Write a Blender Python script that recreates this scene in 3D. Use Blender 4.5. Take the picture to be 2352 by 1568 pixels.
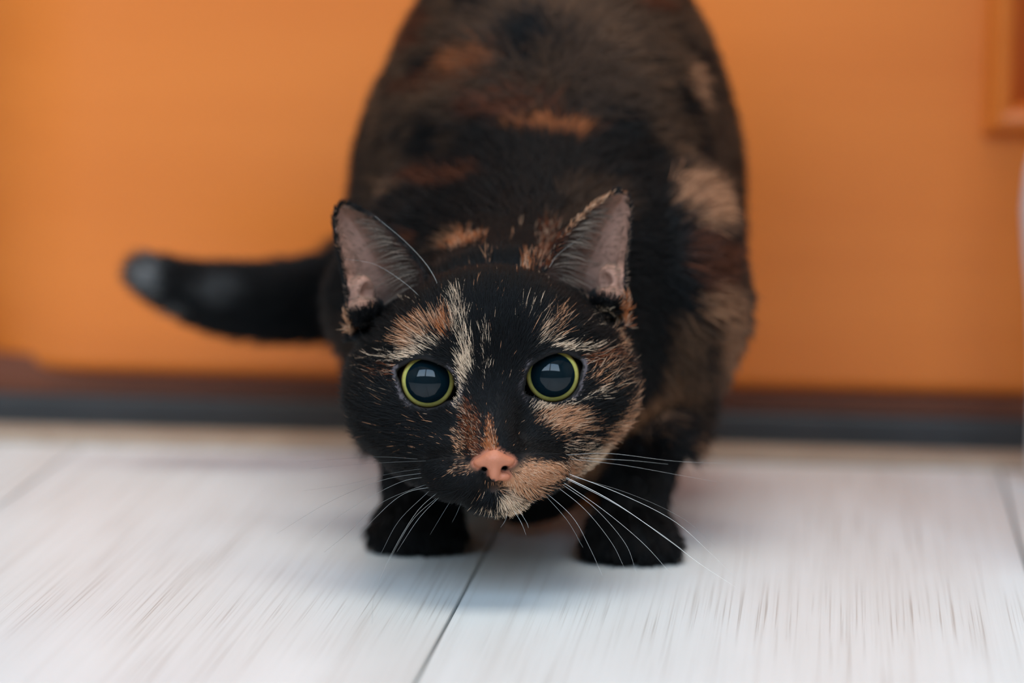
import bpy, bmesh, math
import numpy as np
from mathutils import Matrix, Vector

# ------------------------------------------------------------------ camera, sky, light, exposure
for o in list(bpy.data.objects):
    bpy.data.objects.remove(o, do_unlink=True)
scene = bpy.context.scene
COL = scene.collection

VIEW_YAW = math.radians(5.0)          # the planks run along +Y; the camera looks 5 degrees off them
cam_data = bpy.data.cameras.new('camera')
cam_data.sensor_fit = 'HORIZONTAL'
cam_data.sensor_width = 36.0
cam_data.lens = 130.0
cam_data.clip_start = 0.05
cam_data.clip_end = 60.0
cam_data.dof.use_dof = True
cam_data.dof.focus_distance = 1.294
cam_data.dof.aperture_fstop = 4.2
cam = bpy.data.objects.new('camera', cam_data)
COL.objects.link(cam)
cam.matrix_world = (Matrix.Translation((0.12027, -1.37475, 0.255)) @ Matrix.Rotation(VIEW_YAW, 4, 'Z')
                    @ Matrix.Rotation(math.radians(90.0 - 7.13), 4, 'X') @ Matrix.Rotation(math.radians(0.8), 4, 'Z'))
scene.camera = cam

world = bpy.data.worlds.new('sky')
scene.world = world
world.use_nodes = True
wn, wl_ = world.node_tree.nodes, world.node_tree.links
wn.clear()
w_out = wn.new('ShaderNodeOutputWorld')
w_bg = wn.new('ShaderNodeBackground')
w_bg.inputs['Strength'].default_value = 7.5
w_tc = wn.new('ShaderNodeTexCoord')
w_sep = wn.new('ShaderNodeSeparateXYZ')
w_ramp = wn.new('ShaderNodeValToRGB')
w_map = wn.new('ShaderNodeMapRange')
w_map.inputs['From Min'].default_value = -1.0
w_map.inputs['From Max'].default_value = 1.0
wl_.new(w_tc.outputs['Generated'], w_sep.inputs[0])
wl_.new(w_sep.outputs['Z'], w_map.inputs['Value'])
wl_.new(w_map.outputs[0], w_ramp.inputs['Fac'])
wl_.new(w_ramp.outputs['Color'], w_bg.inputs['Color'])
wl_.new(w_bg.outputs[0], w_out.inputs['Surface'])
cr = w_ramp.color_ramp
cr.elements[0].position = 0.0
cr.elements[0].color = (0.10, 0.105, 0.10, 1)
cr.elements[1].position = 1.0
cr.elements[1].color = (0.32, 0.54, 0.84, 1)
for pos, c in ((0.495, (0.12, 0.125, 0.12, 1)), (0.505, (1.0, 1.0, 1.0, 1)), (0.70, (0.64, 0.82, 1.0, 1))):
    e = cr.elements.new(pos)
    e.color = c

# a light portal in the window opening guides the sampling of the daylight
portal_d = bpy.data.lights.new('window_portal', 'AREA')
portal_d.shape = 'RECTANGLE'
portal_d.size, portal_d.size_y = 2.9, 1.55
portal_d.cycles.is_portal = True
portal = bpy.data.objects.new('window_portal', portal_d)
COL.objects.link(portal)
portal.location = (-0.15, -1.89, 1.675)
portal.rotation_euler = (math.radians(90), 0, 0)

# added area light without a fixture, for soft light from above
fill_d = bpy.data.lights.new('overhead_fill', 'AREA')
fill_d.shape = 'RECTANGLE'
fill_d.size, fill_d.size_y = 1.6, 1.1
fill_d.energy = 30.0
fill_d.color = (1.0, 0.95, 0.88)
fill_light = bpy.data.objects.new('overhead_fill', fill_d)
COL.objects.link(fill_light)
fill_light.location = (0.20, -0.40, 2.46)

scene.view_settings.view_transform = 'Standard'
scene.view_settings.look = 'None'
scene.view_settings.exposure = 0.08
scene.view_settings.gamma = 1.0
scene.view_settings.use_curve_mapping = False
scene.cycles.use_denoising = True
scene.cycles.use_adaptive_sampling = True
scene.cycles.adaptive_threshold = 0.1
scene.cycles.use_light_tree = False
scene.cycles.max_bounces = 4
scene.cycles.diffuse_bounces = 3
scene.cycles.glossy_bounces = 2
scene.cycles.transmission_bounces = 3
scene.cycles.transparent_max_bounces = 12
scene.cycles.caustics_reflective = False
scene.cycles.caustics_refractive = False
scene.cycles_curves.shape = 'RIBBONS'

# ------------------------------------------------------------------ helpers
def lin(r, g, b):
    def f(c):
        c /= 255.0
        return c / 12.92 if c <= 0.04045 else ((c + 0.055) / 1.055) ** 2.4
    return (f(r), f(g), f(b))

def mat(name, color=(0.8, 0.8, 0.8), rough=0.5, **kw):
    m = bpy.data.materials.new(name)
    m.use_nodes = True
    b = m.node_tree.nodes['Principled BSDF']
    b.inputs['Base Color'].default_value = (*color, 1)
    b.inputs['Roughness'].default_value = rough
    for k, v in kw.items():
        b.inputs[k].default_value = v
    return m

def nodes_of(m):
    return m.node_tree.nodes, m.node_tree.links, m.node_tree.nodes['Principled BSDF']

def tag(o, label=None, category=None, kind=None, group=None):
    for k, v in (('label', label), ('category', category), ('kind', kind), ('group', group)):
        if v:
            o[k] = v
    return o

def link(name, mesh, material=None, parent=None):
    o = bpy.data.objects.new(name, mesh)
    COL.objects.link(o)
    if material is not None and not mesh.materials:
        mesh.materials.append(material)
    if parent is not None:
        o.parent = parent
    return o

def box_bm(bm, lo, hi, bevel=0.0, edges=None, seg=3):
    ret = bmesh.ops.create_cube(bm, size=1.0)
    vs = ret['verts']
    for v in vs:
        v.co = Vector([lo[i] + (v.co[i] + 0.5) * (hi[i] - lo[i]) for i in range(3)])
    if bevel > 0:
        es = [e for e in {e for v in vs for e in v.link_edges} if edges is None or edges(e)]
        bmesh.ops.bevel(bm, geom=es, offset=bevel, segments=seg, profile=0.5, affect='EDGES')

def bm_mesh(bm, name, smooth=False):
    me = bpy.data.meshes.new(name)
    bm.normal_update()
    bm.to_mesh(me)
    bm.free()
    if smooth:
        me.polygons.foreach_set('use_smooth', [True] * len(me.polygons))
    return me

def boxes(name, specs, material, parent=None, bevel=0.0):
    bm = bmesh.new()
    for lo, hi in specs:
        box_bm(bm, lo, hi, bevel)
    return link(name, bm_mesh(bm, name), material, parent)

def np_mesh(name, verts, faces, smooth=True):
    faces = np.asarray(faces)
    me = bpy.data.meshes.new(name)
    k = faces.shape[1]
    me.vertices.add(len(verts))
    me.vertices.foreach_set('co', np.asarray(verts, np.float32).ravel())
    me.loops.add(faces.size)
    me.loops.foreach_set('vertex_index', faces.astype(np.int32).ravel())
    me.polygons.add(len(faces))
    me.polygons.foreach_set('loop_start', np.arange(0, faces.size, k, dtype=np.int32))
    me.polygons.foreach_set('use_smooth', np.full(len(faces), smooth, dtype=bool))
    me.update(calc_edges=True)
    return me

def lathe(profile, seg=40):
    prof = np.asarray(profile, float)
    a = np.linspace(0, 2 * np.pi, seg, endpoint=False)
    v = np.stack([np.outer(prof[:, 0], np.cos(a)), np.outer(prof[:, 0], np.sin(a)),
                  np.repeat(prof[:, 1][:, None], seg, 1)], -1).reshape(-1, 3)
    i = np.arange(len(prof) - 1)[:, None] * seg
    j = np.arange(seg)[None]
    jn = (j + 1) % seg
    f = np.stack([i + j, i + jn, i + seg + jn, i + seg + j], -1).reshape(-1, 4)
    return v, f

# ------------------------------------------------------------------ materials of the room
def plank_material():
    m = mat('whitewashed_wood', rough=0.42)
    n, l, b = nodes_of(m)
    tc = n.new('ShaderNodeTexCoord')
    oi = n.new('ShaderNodeObjectInfo')
    off = n.new('ShaderNodeVectorMath'); off.operation = 'SCALE'
    cmb = n.new('ShaderNodeCombineXYZ')
    for s in ('X', 'Y', 'Z'):
        l.new(oi.outputs['Random'], cmb.inputs[s])
    l.new(cmb.outputs[0], off.inputs[0]); off.inputs['Scale'].default_value = 7.3
    add = n.new('ShaderNodeVectorMath'); add.operation = 'ADD'
    l.new(tc.outputs['Object'], add.inputs[0]); l.new(off.outputs[0], add.inputs[1])
    def noise(scale, detail, rough, dist=0.0):
        mp = n.new('ShaderNodeMapping'); mp.inputs['Scale'].default_value = scale
        l.new(add.outputs[0], mp.inputs['Vector'])
        t = n.new('ShaderNodeTexNoise'); t.inputs['Scale'].default_value = 1.0
        t.inputs['Detail'].default_value = detail; t.inputs['Roughness'].default_value = rough
        t.inputs['Distortion'].default_value = dist
        l.new(mp.outputs[0], t.inputs['Vector'])
        return t.outputs['Fac']
    def ramp(fac, stops):
        r = n.new('ShaderNodeValToRGB')
        r.color_ramp.elements[0].position, r.color_ramp.elements[0].color = stops[0][0], (*stops[0][1], 1)
        r.color_ramp.elements[1].position, r.color_ramp.elements[1].color = stops[-1][0], (*stops[-1][1], 1)
        for p, c in stops[1:-1]:
            e = r.color_ramp.elements.new(p); e.color = (*c, 1)
        l.new(fac, r.inputs['Fac'])
        return r.outputs['Color']
    def mult(a, c, fac=1.0):
        x = n.new('ShaderNodeMix'); x.data_type = 'RGBA'; x.blend_type = 'MULTIPLY'
        x.inputs['Factor'].default_value = fac
        l.new(a, x.inputs['A']); l.new(c, x.inputs['B'])
        return x.outputs['Result']
    base = ramp(noise((9, 1.3, 4), 3, 0.55, 0.4), [(0.30, lin(226, 226, 222)), (0.52, lin(235, 238, 236)), (0.72, lin(230, 234, 234))])
    streak = ramp(noise((300, 2.2, 20), 3, 0.6, 0.6), [(0.28, lin(236, 233, 230)), (0.42, lin(250, 250, 249)), (0.75, lin(255, 255, 255))])
    fine = ramp(noise((1250, 6, 60), 2, 0.6, 0.3), [(0.30, lin(210, 204, 199)), (0.44, lin(249, 248, 247)), (0.8, lin(255, 255, 255))])
    patchy = noise((22, 5, 10), 2, 0.5)
    fm = n.new('ShaderNodeMapRange'); fm.inputs['From Min'].default_value = 0.34; fm.inputs['From Max'].default_value = 0.60
    l.new(patchy, fm.inputs['Value'])
    c1 = mult(base, streak, 0.75)
    x = n.new('ShaderNodeMix'); x.data_type = 'RGBA'; x.blend_type = 'MULTIPLY'
    l.new(fm.outputs[0], x.inputs['Factor']); l.new(c1, x.inputs['A']); l.new(fine, x.inputs['B'])
    l.new(x.outputs['Result'], b.inputs['Base Color'])
    bp = n.new('ShaderNodeBump'); bp.inputs['Strength'].default_value = 0.12; bp.inputs['Distance'].default_value = 0.0006
    l.new(noise((620, 9, 60), 3, 0.65, 0.5), bp.inputs['Height'])
    l.new(bp.outputs[0], b.inputs['Normal'])
    return m

def orange_material():
    m = mat('orange_lacquer', lin(226, 132, 52), 0.38)
    n, l, b = nodes_of(m)
    tc = n.new('ShaderNodeTexCoord')
    mp = n.new('ShaderNodeMapping'); mp.inputs['Scale'].default_value = (3, 20, 34)
    t = n.new('ShaderNodeTexNoise'); t.inputs['Scale'].default_value = 1.0; t.inputs['Detail'].default_value = 4
    r = n.new('ShaderNodeValToRGB')
    r.color_ramp.elements[0].position = 0.3; r.color_ramp.elements[0].color = (*lin(222, 118, 40), 1)
    r.color_ramp.elements[1].position = 0.7; r.color_ramp.elements[1].color = (*lin(230, 126, 46), 1)
    l.new(tc.outputs['Object'], mp.inputs['Vector']); l.new(mp.outputs[0], t.inputs['Vector'])
    l.new(t.outputs['Fac'], r.inputs['Fac']); l.new(r.outputs['Color'], b.inputs['Base Color'])
    return m

def noisy(name, c0, c1, scale, rough):
    m = mat(name, c0, rough)
    n, l, b = nodes_of(m)
    tc = n.new('ShaderNodeTexCoord')
    t = n.new('ShaderNodeTexNoise'); t.inputs['Scale'].default_value = scale; t.inputs['Detail'].default_value = 4
    r = n.new('ShaderNodeValToRGB')
    r.color_ramp.elements[0].position = 0.35; r.color_ramp.elements[0].color = (*c0, 1)
    r.color_ramp.elements[1].position = 0.65; r.color_ramp.elements[1].color = (*c1, 1)
    l.new(tc.outputs['Object'], t.inputs['Vector']); l.new(t.outputs['Fac'], r.inputs['Fac'])
    l.new(r.outputs['Color'], b.inputs['Base Color'])
    return m

M_PLANK = plank_material()
M_ORANGE = orange_material()
M_SUB = mat('dark_joint', lin(84, 80, 78), 0.8)
M_BASE = noisy('charcoal_plinth', lin(44, 45, 46), lin(52, 52, 53), 30, 0.5)
M_SHADE_BAND = noisy('shade_band', lin(112, 56, 30), lin(120, 62, 34), 25, 0.5)  # shade along the door's bottom edge, painted as a darker brown
M_BEIGE = noisy('beige_strip', lin(168, 145, 124), lin(184, 163, 142), 40, 0.6)
M_WALL = noisy('plaster', lin(122, 117, 110), lin(128, 123, 116), 6, 0.9)
M_CEIL = mat('ceiling_paint', lin(215, 213, 208), 0.9)
M_WHITE = noisy('white_paint', lin(225, 225, 226), lin(232, 232, 233), 12, 0.4)

# ------------------------------------------------------------------ the room
X0, X1, Y0, Y1, ZC = -1.7, 1.9, -1.90, 0.31, 2.5
floor = boxes('floor', [((X0, Y0, -0.05), (X1, Y1, -0.004))], M_SUB)
tag(floor, 'pale whitewashed wooden plank floor with dark joints', kind='structure')
PW, GAP, PL = 0.2051, 0.0011, 1.24
bm = bmesh.new()
box_bm(bm, (0, 0, -0.008), (PW - GAP, PL - GAP, 0.0), 0.0008, None, 2)
plank_me = bm_mesh(bm, 'plank')
plank_me.materials.append(M_PLANK)
y_end = 0.246
for i in range(-8, 9):
    x = -0.0101 + i * PW
    if x < X0 - 0.19 or x > X1 - 0.02:
        continue
    y = y_end - PL
    while y > Y0 - PL:
        p = link('plank', plank_me, None, floor)
        p.location = (x + GAP / 2, y, 0.0)
        y -= PL

trim = boxes('trim_1', [((X0, 0.247, -0.004), (X1, 0.280, 0.0035))], M_BEIGE, None, 0.0012)
tag(trim, 'narrow beige sill strip where the planks meet the plinth', kind='structure')
base = boxes('baseboard_back', [((X0, 0.278, 0.0), (X1, 0.330, 0.0168))], M_BASE, None, 0.0015)
tag(base, 'charcoal plinth strip under the orange door', kind='structure')

wall_back = boxes('wall_back', [((X0, 0.345, 0.0), (X1, 0.43, ZC))], M_WALL)
tag(wall_back, 'plaster wall behind the orange door', kind='structure')
wall_left = boxes('wall_left', [((X0 - 0.1, Y0, 0.0), (X0, 0.345, ZC))], M_WALL)
tag(wall_left, 'plain plaster side wall', kind='structure')
wall_right = boxes('wall_right', [((X1, Y0, 0.0), (X1 + 0.1, 0.345, ZC))], M_WALL)
tag(wall_right, 'plain plaster side wall', kind='structure')
ceiling = boxes('ceiling', [((X0 - 0.1, Y0 - 0.1, ZC), (X1 + 0.1, 0.43, ZC + 0.1))], M_CEIL)
tag(ceiling, 'plain pale ceiling', kind='structure')
wx0, wx1, wz0, wz1 = -1.6, 1.3, 0.90, 2.45
wall_front = boxes('wall_front', [((X0, Y0 - 0.1, 0.0), (wx0, Y0, ZC)), ((wx1, Y0 - 0.1, 0.0), (X1, Y0, ZC)),
                                  ((wx0, Y0 - 0.1, 0.0), (wx1, Y0, wz0)), ((wx0, Y0 - 0.1, wz1), (wx1, Y0, ZC))], M_WALL)
tag(wall_front, 'plaster wall with the wide window', kind='structure')
fr = 0.05
window = boxes('window_1', [((wx0, Y0 - 0.08, wz0), (wx1, Y0 - 0.02, wz0 + fr)), ((wx0, Y0 - 0.08, wz1 - fr), (wx1, Y0 - 0.02, wz1)),
                            ((wx0, Y0 - 0.08, wz0), (wx0 + fr, Y0 - 0.02, wz1)), ((wx1 - fr, Y0 - 0.08, wz0), (wx1, Y0 - 0.02, wz1)),
                            ((-0.25, Y0 - 0.08, wz0), (-0.12, Y0 - 0.02, wz1))], M_WHITE)
tag(window, 'wide white-framed window facing the cat', kind='structure')

# orange door: leaf with softly rounded outer edges, recessed panel and raised moulding
def door():
    dx0, dx1, dz0, dz1 = -0.273, 0.640, 0.0265, 2.02
    px0, px1, pz0, pz1 = 0.198, 0.520, 0.158, 0.95
    yf, yb = 0.285, 0.340
    s_ = np.linspace(0, 1, 12)
    xs = np.concatenate([dx0 + 0.055 * s_, [0.0, px0, px1, dx1]])
    zs = np.concatenate([dz0 + 0.007 * np.linspace(0, 1, 8), [pz0, pz1, dz1]])
    cx = np.concatenate([0.024 * (1 - s_) ** 2, [0, 0, 0, 0]])
    cz = np.concatenate([0.007 * (1 - np.sqrt(1 - (1 - np.linspace(0, 1, 8)) ** 2)), [0, 0, 0]])
    nx_, nz_ = len(xs), len(zs)
    v = [(xs[i], yf + cx[i] + cz[k], zs[k]) for i in range(nx_) for k in range(nz_)]
    f = []
    for i in range(nx_ - 1):
        for k in range(nz_ - 1):
            if abs(xs[i] - px0) < 1e-6 and abs(zs[k] - pz0) < 1e-6:
                continue
            f.append((i * nz_ + k, (i + 1) * nz_ + k, (i + 1) * nz_ + k + 1, i * nz_ + k + 1))
    rim = [i * nz_ for i in range(nx_)] + [(nx_ - 1) * nz_ + k for k in range(1, nz_)] + [i * nz_ + nz_ - 1 for i in range(nx_ - 2, -1, -1)] + [k for k in range(nz_ - 2, 0, -1)]
    o = len(v)
    v += [(v[r][0], yb, v[r][2]) for r in rim]
    for q in range(len(rim)):
        r = (q + 1) % len(rim)
        f.append((rim[q], o + q, o + r, rim[r]))
    me = np_mesh('door_leaf', v, f, True)
    me.set_sharp_from_angle(angle=math.radians(35))
    d = link('door_1', me, M_ORANGE)
    tag(d, 'orange lacquered door leaf filling the background', kind='structure')
    boxes('panel', [((px0, yf + 0.036, pz0), (px1, yb - 0.002, pz1))], M_ORANGE, d)
    # moulding swept round the recess (half-round section, 12 mm wide, 9 mm proud)
    sec = [(-0.0140, 0.0005), (-0.0132, -0.004), (-0.0105, -0.0075), (-0.0095, -0.0105), (-0.006, -0.0120), (-0.002, -0.0105), (0.0006, -0.004), (0.0015, 0.004), (0.0015, 0.037)]
    cn = [(px0, pz0, 1, 1), (px1, pz0, -1, 1), (px1, pz1, -1, -1), (px0, pz1, 1, -1)]
    v, f = [], []
    for (x, z, sx, sz) in cn:
        for (o_, yy) in sec:
            v.append((x + sx * o_, yf + yy, z + sz * o_))
    k = len(sec)
    for a in range(4):
        b = (a + 1) % 4
        for j in range(k - 1):
            f.append((a * k + j, b * k + j, b * k + j + 1, a * k + j + 1))
    link('moulding', np_mesh('moulding', v, f, False), M_ORANGE, d)
door()
band = boxes('trim_2', [((X0, 0.2915, 0.0165), (X1, 0.338, 0.034))], M_SHADE_BAND)  # strip that carries the shade below the door in its colour
tag(band, 'set-back strip between the plinth and the orange door, its shade painted rust-brown', kind='structure')

# ------------------------------------------------------------------ white turned stool at the edge of the frame
def stool():
    root = bpy.data.objects.new('stool', None)
    COL.objects.link(root)
    root.location = (0.3305, 0.108, 0.0)
    tag(root, 'white painted stool with turned legs beside the door, mostly out of frame', 'stool')
    prof = [(0.0, 0.0), (0.0135, 0.0), (0.0150, 0.006), (0.0150, 0.03), (0.0155, 0.055), (0.0170, 0.078), (0.0195, 0.098), (0.0212, 0.118),
            (0.0200, 0.135), (0.0165, 0.150), (0.0130, 0.160), (0.0125, 0.168), (0.0165, 0.172), (0.0165, 0.180), (0.0130, 0.186),
            (0.0150, 0.25), (0.0185, 0.32), (0.0190, 0.36), (0.0190, 0.42), (0.0, 0.42)]
    v, f = lathe(prof)
    me = np_mesh('stool_leg', v, f)
    me.materials.append(M_WHITE)
    for sx in (-1, 1):
        for sy in (-1, 1):
            o = link('leg', me, None, root)
            o.location = (sx * 0.1105, sy * 0.105, 0.0)
    v, f = lathe([(0.0, 0.418), (0.165, 0.418), (0.172, 0.424), (0.174, 0.434), (0.170, 0.446), (0.160, 0.450), (0.0, 0.452)], 72)
    link('seat', np_mesh('stool_seat', v, f), M_WHITE, root)
    bm = bmesh.new()
    box_bm(bm, (-0.1105, -0.114, 0.335), (0.1105, -0.096, 0.375)); box_bm(bm, (-0.1105, 0.096, 0.335), (0.1105, 0.114, 0.375))
    box_bm(bm, (-0.1195, -0.105, 0.335), (-0.1015, 0.105, 0.375)); box_bm(bm, (0.1015, -0.105, 0.335), (0.1195, 0.105, 0.375))
    link('apron', bm_mesh(bm, 'stool_apron'), M_WHITE, root)
stool()

# ------------------------------------------------------------------ the cat (built in millimetres, front toward -Y)
FACE_PATCHES = [
    (-21.1, 15.8, 9.3, 3.4, 27.4, 0.72, 't'),
    (-29.1, 9.5, 10.5, 1.4, 11.4, 0.72, 'c'),
    (-18.9, 11.8, 7.0, 1.7, -7.6, 0.5, 'c'),
    (-13.6, 16.1, 2.0, 4.6, -2.6, 0.9, 'o'),
    (-9.9, 19.5, 2.8, 6.5, -2.6, 0.45, 'c'),
    (-23.3, 17.0, 5.4, 1.9, 27.4, 0.5, 'o'),
    (-9.0, 3.2, 2.6, 9.0, -6.6, 0.75, 'c'),
    (-10.4, -5.2, 2.2, 5.4, -2.6, 0.6, 'c'),
    (-7.5, -16.2, 3.7, 8.5, -2.6, 0.6, 'r'),
    (-11.8, -21.7, 1.9, 5.4, -2.6, 0.35, 't'),
    (-6.7, -24.0, 2.2, 3.4, -2.6, 0.7, 'r'),
    (-1.6, 8.3, 1.4, 10.0, -2.6, 0.22, 'c'),
    (-1.5, -20.3, 1.7, 6.2, -2.6, 0.55, 'o'),
    (-1.4, -24.2, 2.2, 2.8, -2.6, 0.9, 'o'),
    (13.1, 18.4, 5.4, 5.4, -2.6, 0.05, 'c'),
    (19.9, 15.0, 7.7, 4.0, 37.4, 0.3, 't'),
    (25.8, 9.8, 9.3, 1.2, -8.6, 0.6, 'c'),
    (16.0, 12.1, 1.7, 6.2, -22.6, 0.35, 'c'),
    (38.3, 5.1, 5.9, 2.2, -2.6, 0.6, 'r'),
    (38.9, -2.4, 5.3, 6.2, -2.6, 0.22, 't'),
    (36.2, -7.4, 5.9, 1.5, 27.4, 0.4, 'c'),
    (47.5, 10.2, 5.6, 4.6, -2.6, 0.6, 't'),
    (50.4, 21.4, 3.1, 4.9, -2.6, 0.9, 'o'),
    (45.5, 0.7, 6.2, 9.3, -2.6, 0.12, 'b'),
    (23.5, -16.4, 8.3, 4.6, -17.6, 0.9, 't'),
    (17.4, -11.6, 3.4, 1.9, -22.6, 0.8, 'c'),
    (26.7, -22.4, 5.6, 2.8, -12.6, 0.25, 't'),
    (21.7, -11.3, 7.7, 1.5, 9.4, 0.4, 'c'),
    (14.2, -34.3, 15.1, 4.8, 14.4, 0.97, 't'),
    (21.5, -33.4, 5.6, 1.4, 5.4, 0.5, 'r'),
    (14.4, -36.5, 4.6, 1.2, 12.4, 0.35, 'r'),
    (3.4, -41.0, 3.7, 3.1, 17.4, 0.95, 'c'),
    (6.9, -45.5, 6.8, 2.8, 13.4, 0.96, 'c'),
    (-1.1, -43.9, 4.3, 1.2, -7.6, 0.3, 'c'),
    (-24.9, -17.0, 8.5, 5.9, -2.6, 0.022, 't'),
    (-41.1, 1.6, 7.7, 11.6, -2.6, 0.02, 'b'),
    (-9.8, -31.1, 5.3, 1.7, 5.4, 0.25, 't'),
    (27.5, -27.8, 4.3, 5.6, -2.6, 0.2, 'c'),
    (-34.7, 4.4, 4.6, 3.9, -2.6, 0.2, 'r'),
    (-38.2, -4.0, 3.1, 7.0, -2.6, 0.03, 't'),
    (0.6, 40.2, 0.9, 2.2, -2.6, 0.5, 't'),
    (15.5, 37.3, 3.7, 2.8, -12.6, 0.35, 'o'),
    (23.0, 34.2, 3.9, 3.1, 17.4, 0.12, 'c'),
    (-12.5, 50.5, 10.5, 4.0, -10.6, 0.9, 'o'),
    (-19.5, 51.6, 3.7, 3.4, -2.6, 0.7, 't'),
    (-51.0, 21.3, 2.8, 4.0, -2.6, 0.8, 't'),
    (41.1, -20.0, 12.4, 3.1, 51.4, 0.75, 't'),
    (32.5, -30.4, 6.5, 3.1, 32.4, 0.9, 'c'),
    (24.5, 49.6, 5.3, 5.6, -2.6, 0.4, 'r'),
    (36.5, 57.6, 11.6, 2.0, 39.4, 0.5, 't'),
    (51.2, 59.2, 1.5, 6.2, -7.6, 0.35, 'o'),
    (20.7, 41.3, 2.8, 4.6, -2.6, 0.45, 'r'),
    (40.2, 19.5, 6.2, 3.9, 27.4, 0.12, 'c'),
    (-27.5, 28.8, 7.7, 3.1, -32.6, 0.02, 'c'),
]
FACE_BLACK = [
    (18.1, -41.5, 9.3, 1.4, 17.4, 1.0, 'k'),
    (-5.8, -38.4, 5.6, 2.2, -2.6, 0.9, 'k'),
    (0.1, -37.7, 0.8, 5.3, -2.6, 0.7, 'k'),
    (-12.3, 11.1, 1.9, 1.9, -2.6, 0.6, 'k'),
]
COAT_PATCHES = [
    (-6.0, 185.0, 12.0, 5.5, 0, 0.65, 'o'),
    (-17.8, 175.5, 18.8, 4.1, 20, 0.5, 'b'),
    (7.1, 165.6, 17.1, 5.8, -28, 0.6, 'r'),
    (14.9, 156.7, 12.8, 3.4, -6, 0.8, 'o'),
    (-5.8, 168.8, 10.2, 5.1, -20, 0.4, 'r'),
    (66.6, 178.4, 4.1, 10.6, 22, 0.7, 't'),
    (70.1, 131.4, 10.6, 8.2, -35, 0.75, 't'),
    (72.2, 113.4, 10.6, 10.2, 0, 0.45, 'r'),
    (62.4, 85.6, 8.5, 8.5, 0, 0.4, 'b'),
    (79.6, 85.8, 5.8, 15.4, 0, 0.5, 't'),
    (59.2, 75.1, 6.8, 8.5, 0, 0.4, 'b'),
    (52.6, 57.7, 15.4, 7.5, 52, 0.55, 't'),
    (34.9, 36.5, 17.1, 5.8, 55, 0.85, 't'),
    (29.9, 25.6, 7.7, 4.1, 40, 0.9, 'c'),
    (66.6, 44.8, 4.4, 2.4, -30, 0.6, 't'),
    (-44.7, 135.8, 7.5, 3.4, 0, 0.5, 'b'),
    (-48.6, 181.9, 4.8, 17.1, -10, 0.4, 'b'),
    (19.3, 201.5, 20.5, 6.1, -20, 0.5, 'b'),
    (45.0, 193.4, 23.9, 5.1, -30, 0.4, 'b'),
    (54.0, 166.3, 15.4, 5.1, -40, 0.35, 'b'),
    (74.7, 158.0, 5.1, 20.5, 10, 0.3, 'b'),
    (-42.8, 118.6, 10.2, 3.8, 0, 0.4, 'r'),
    (44.8, 203.6, 10.2, 4.3, 0, 0.5, 'r'),
    (-31.7, 197.4, 8.5, 10.2, 0, 0.4, 'r'),
    (53.5, 7.1, 3.4, 2.0, 0, 0.3, 'b'),
    (29.0, 131.7, 10.2, 6.8, 0, 0.15, 'b'),
    (-16.1, 179.8, 25.6, 2.7, 14, 0.5, 'r'),
    (41.8, 183.1, 25.6, 3.1, -35, 0.55, 'b'),
    (52.6, 152.6, 20.5, 2.7, -42, 0.5, 'b'),
    (-48.4, 164.8, 3.1, 15.4, -12, 0.45, 'b'),
    (63.6, 198.7, 8.5, 6.8, -30, 0.45, 'b'),
    (-22.5, 139.5, 13.7, 2.7, 8, 0.35, 'r'),
    (72.4, 99.6, 8.5, 6.8, 0, 0.5, 't'),
    (66.2, 68.3, 10.2, 6.8, 40, 0.5, 'b'),
]
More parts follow.
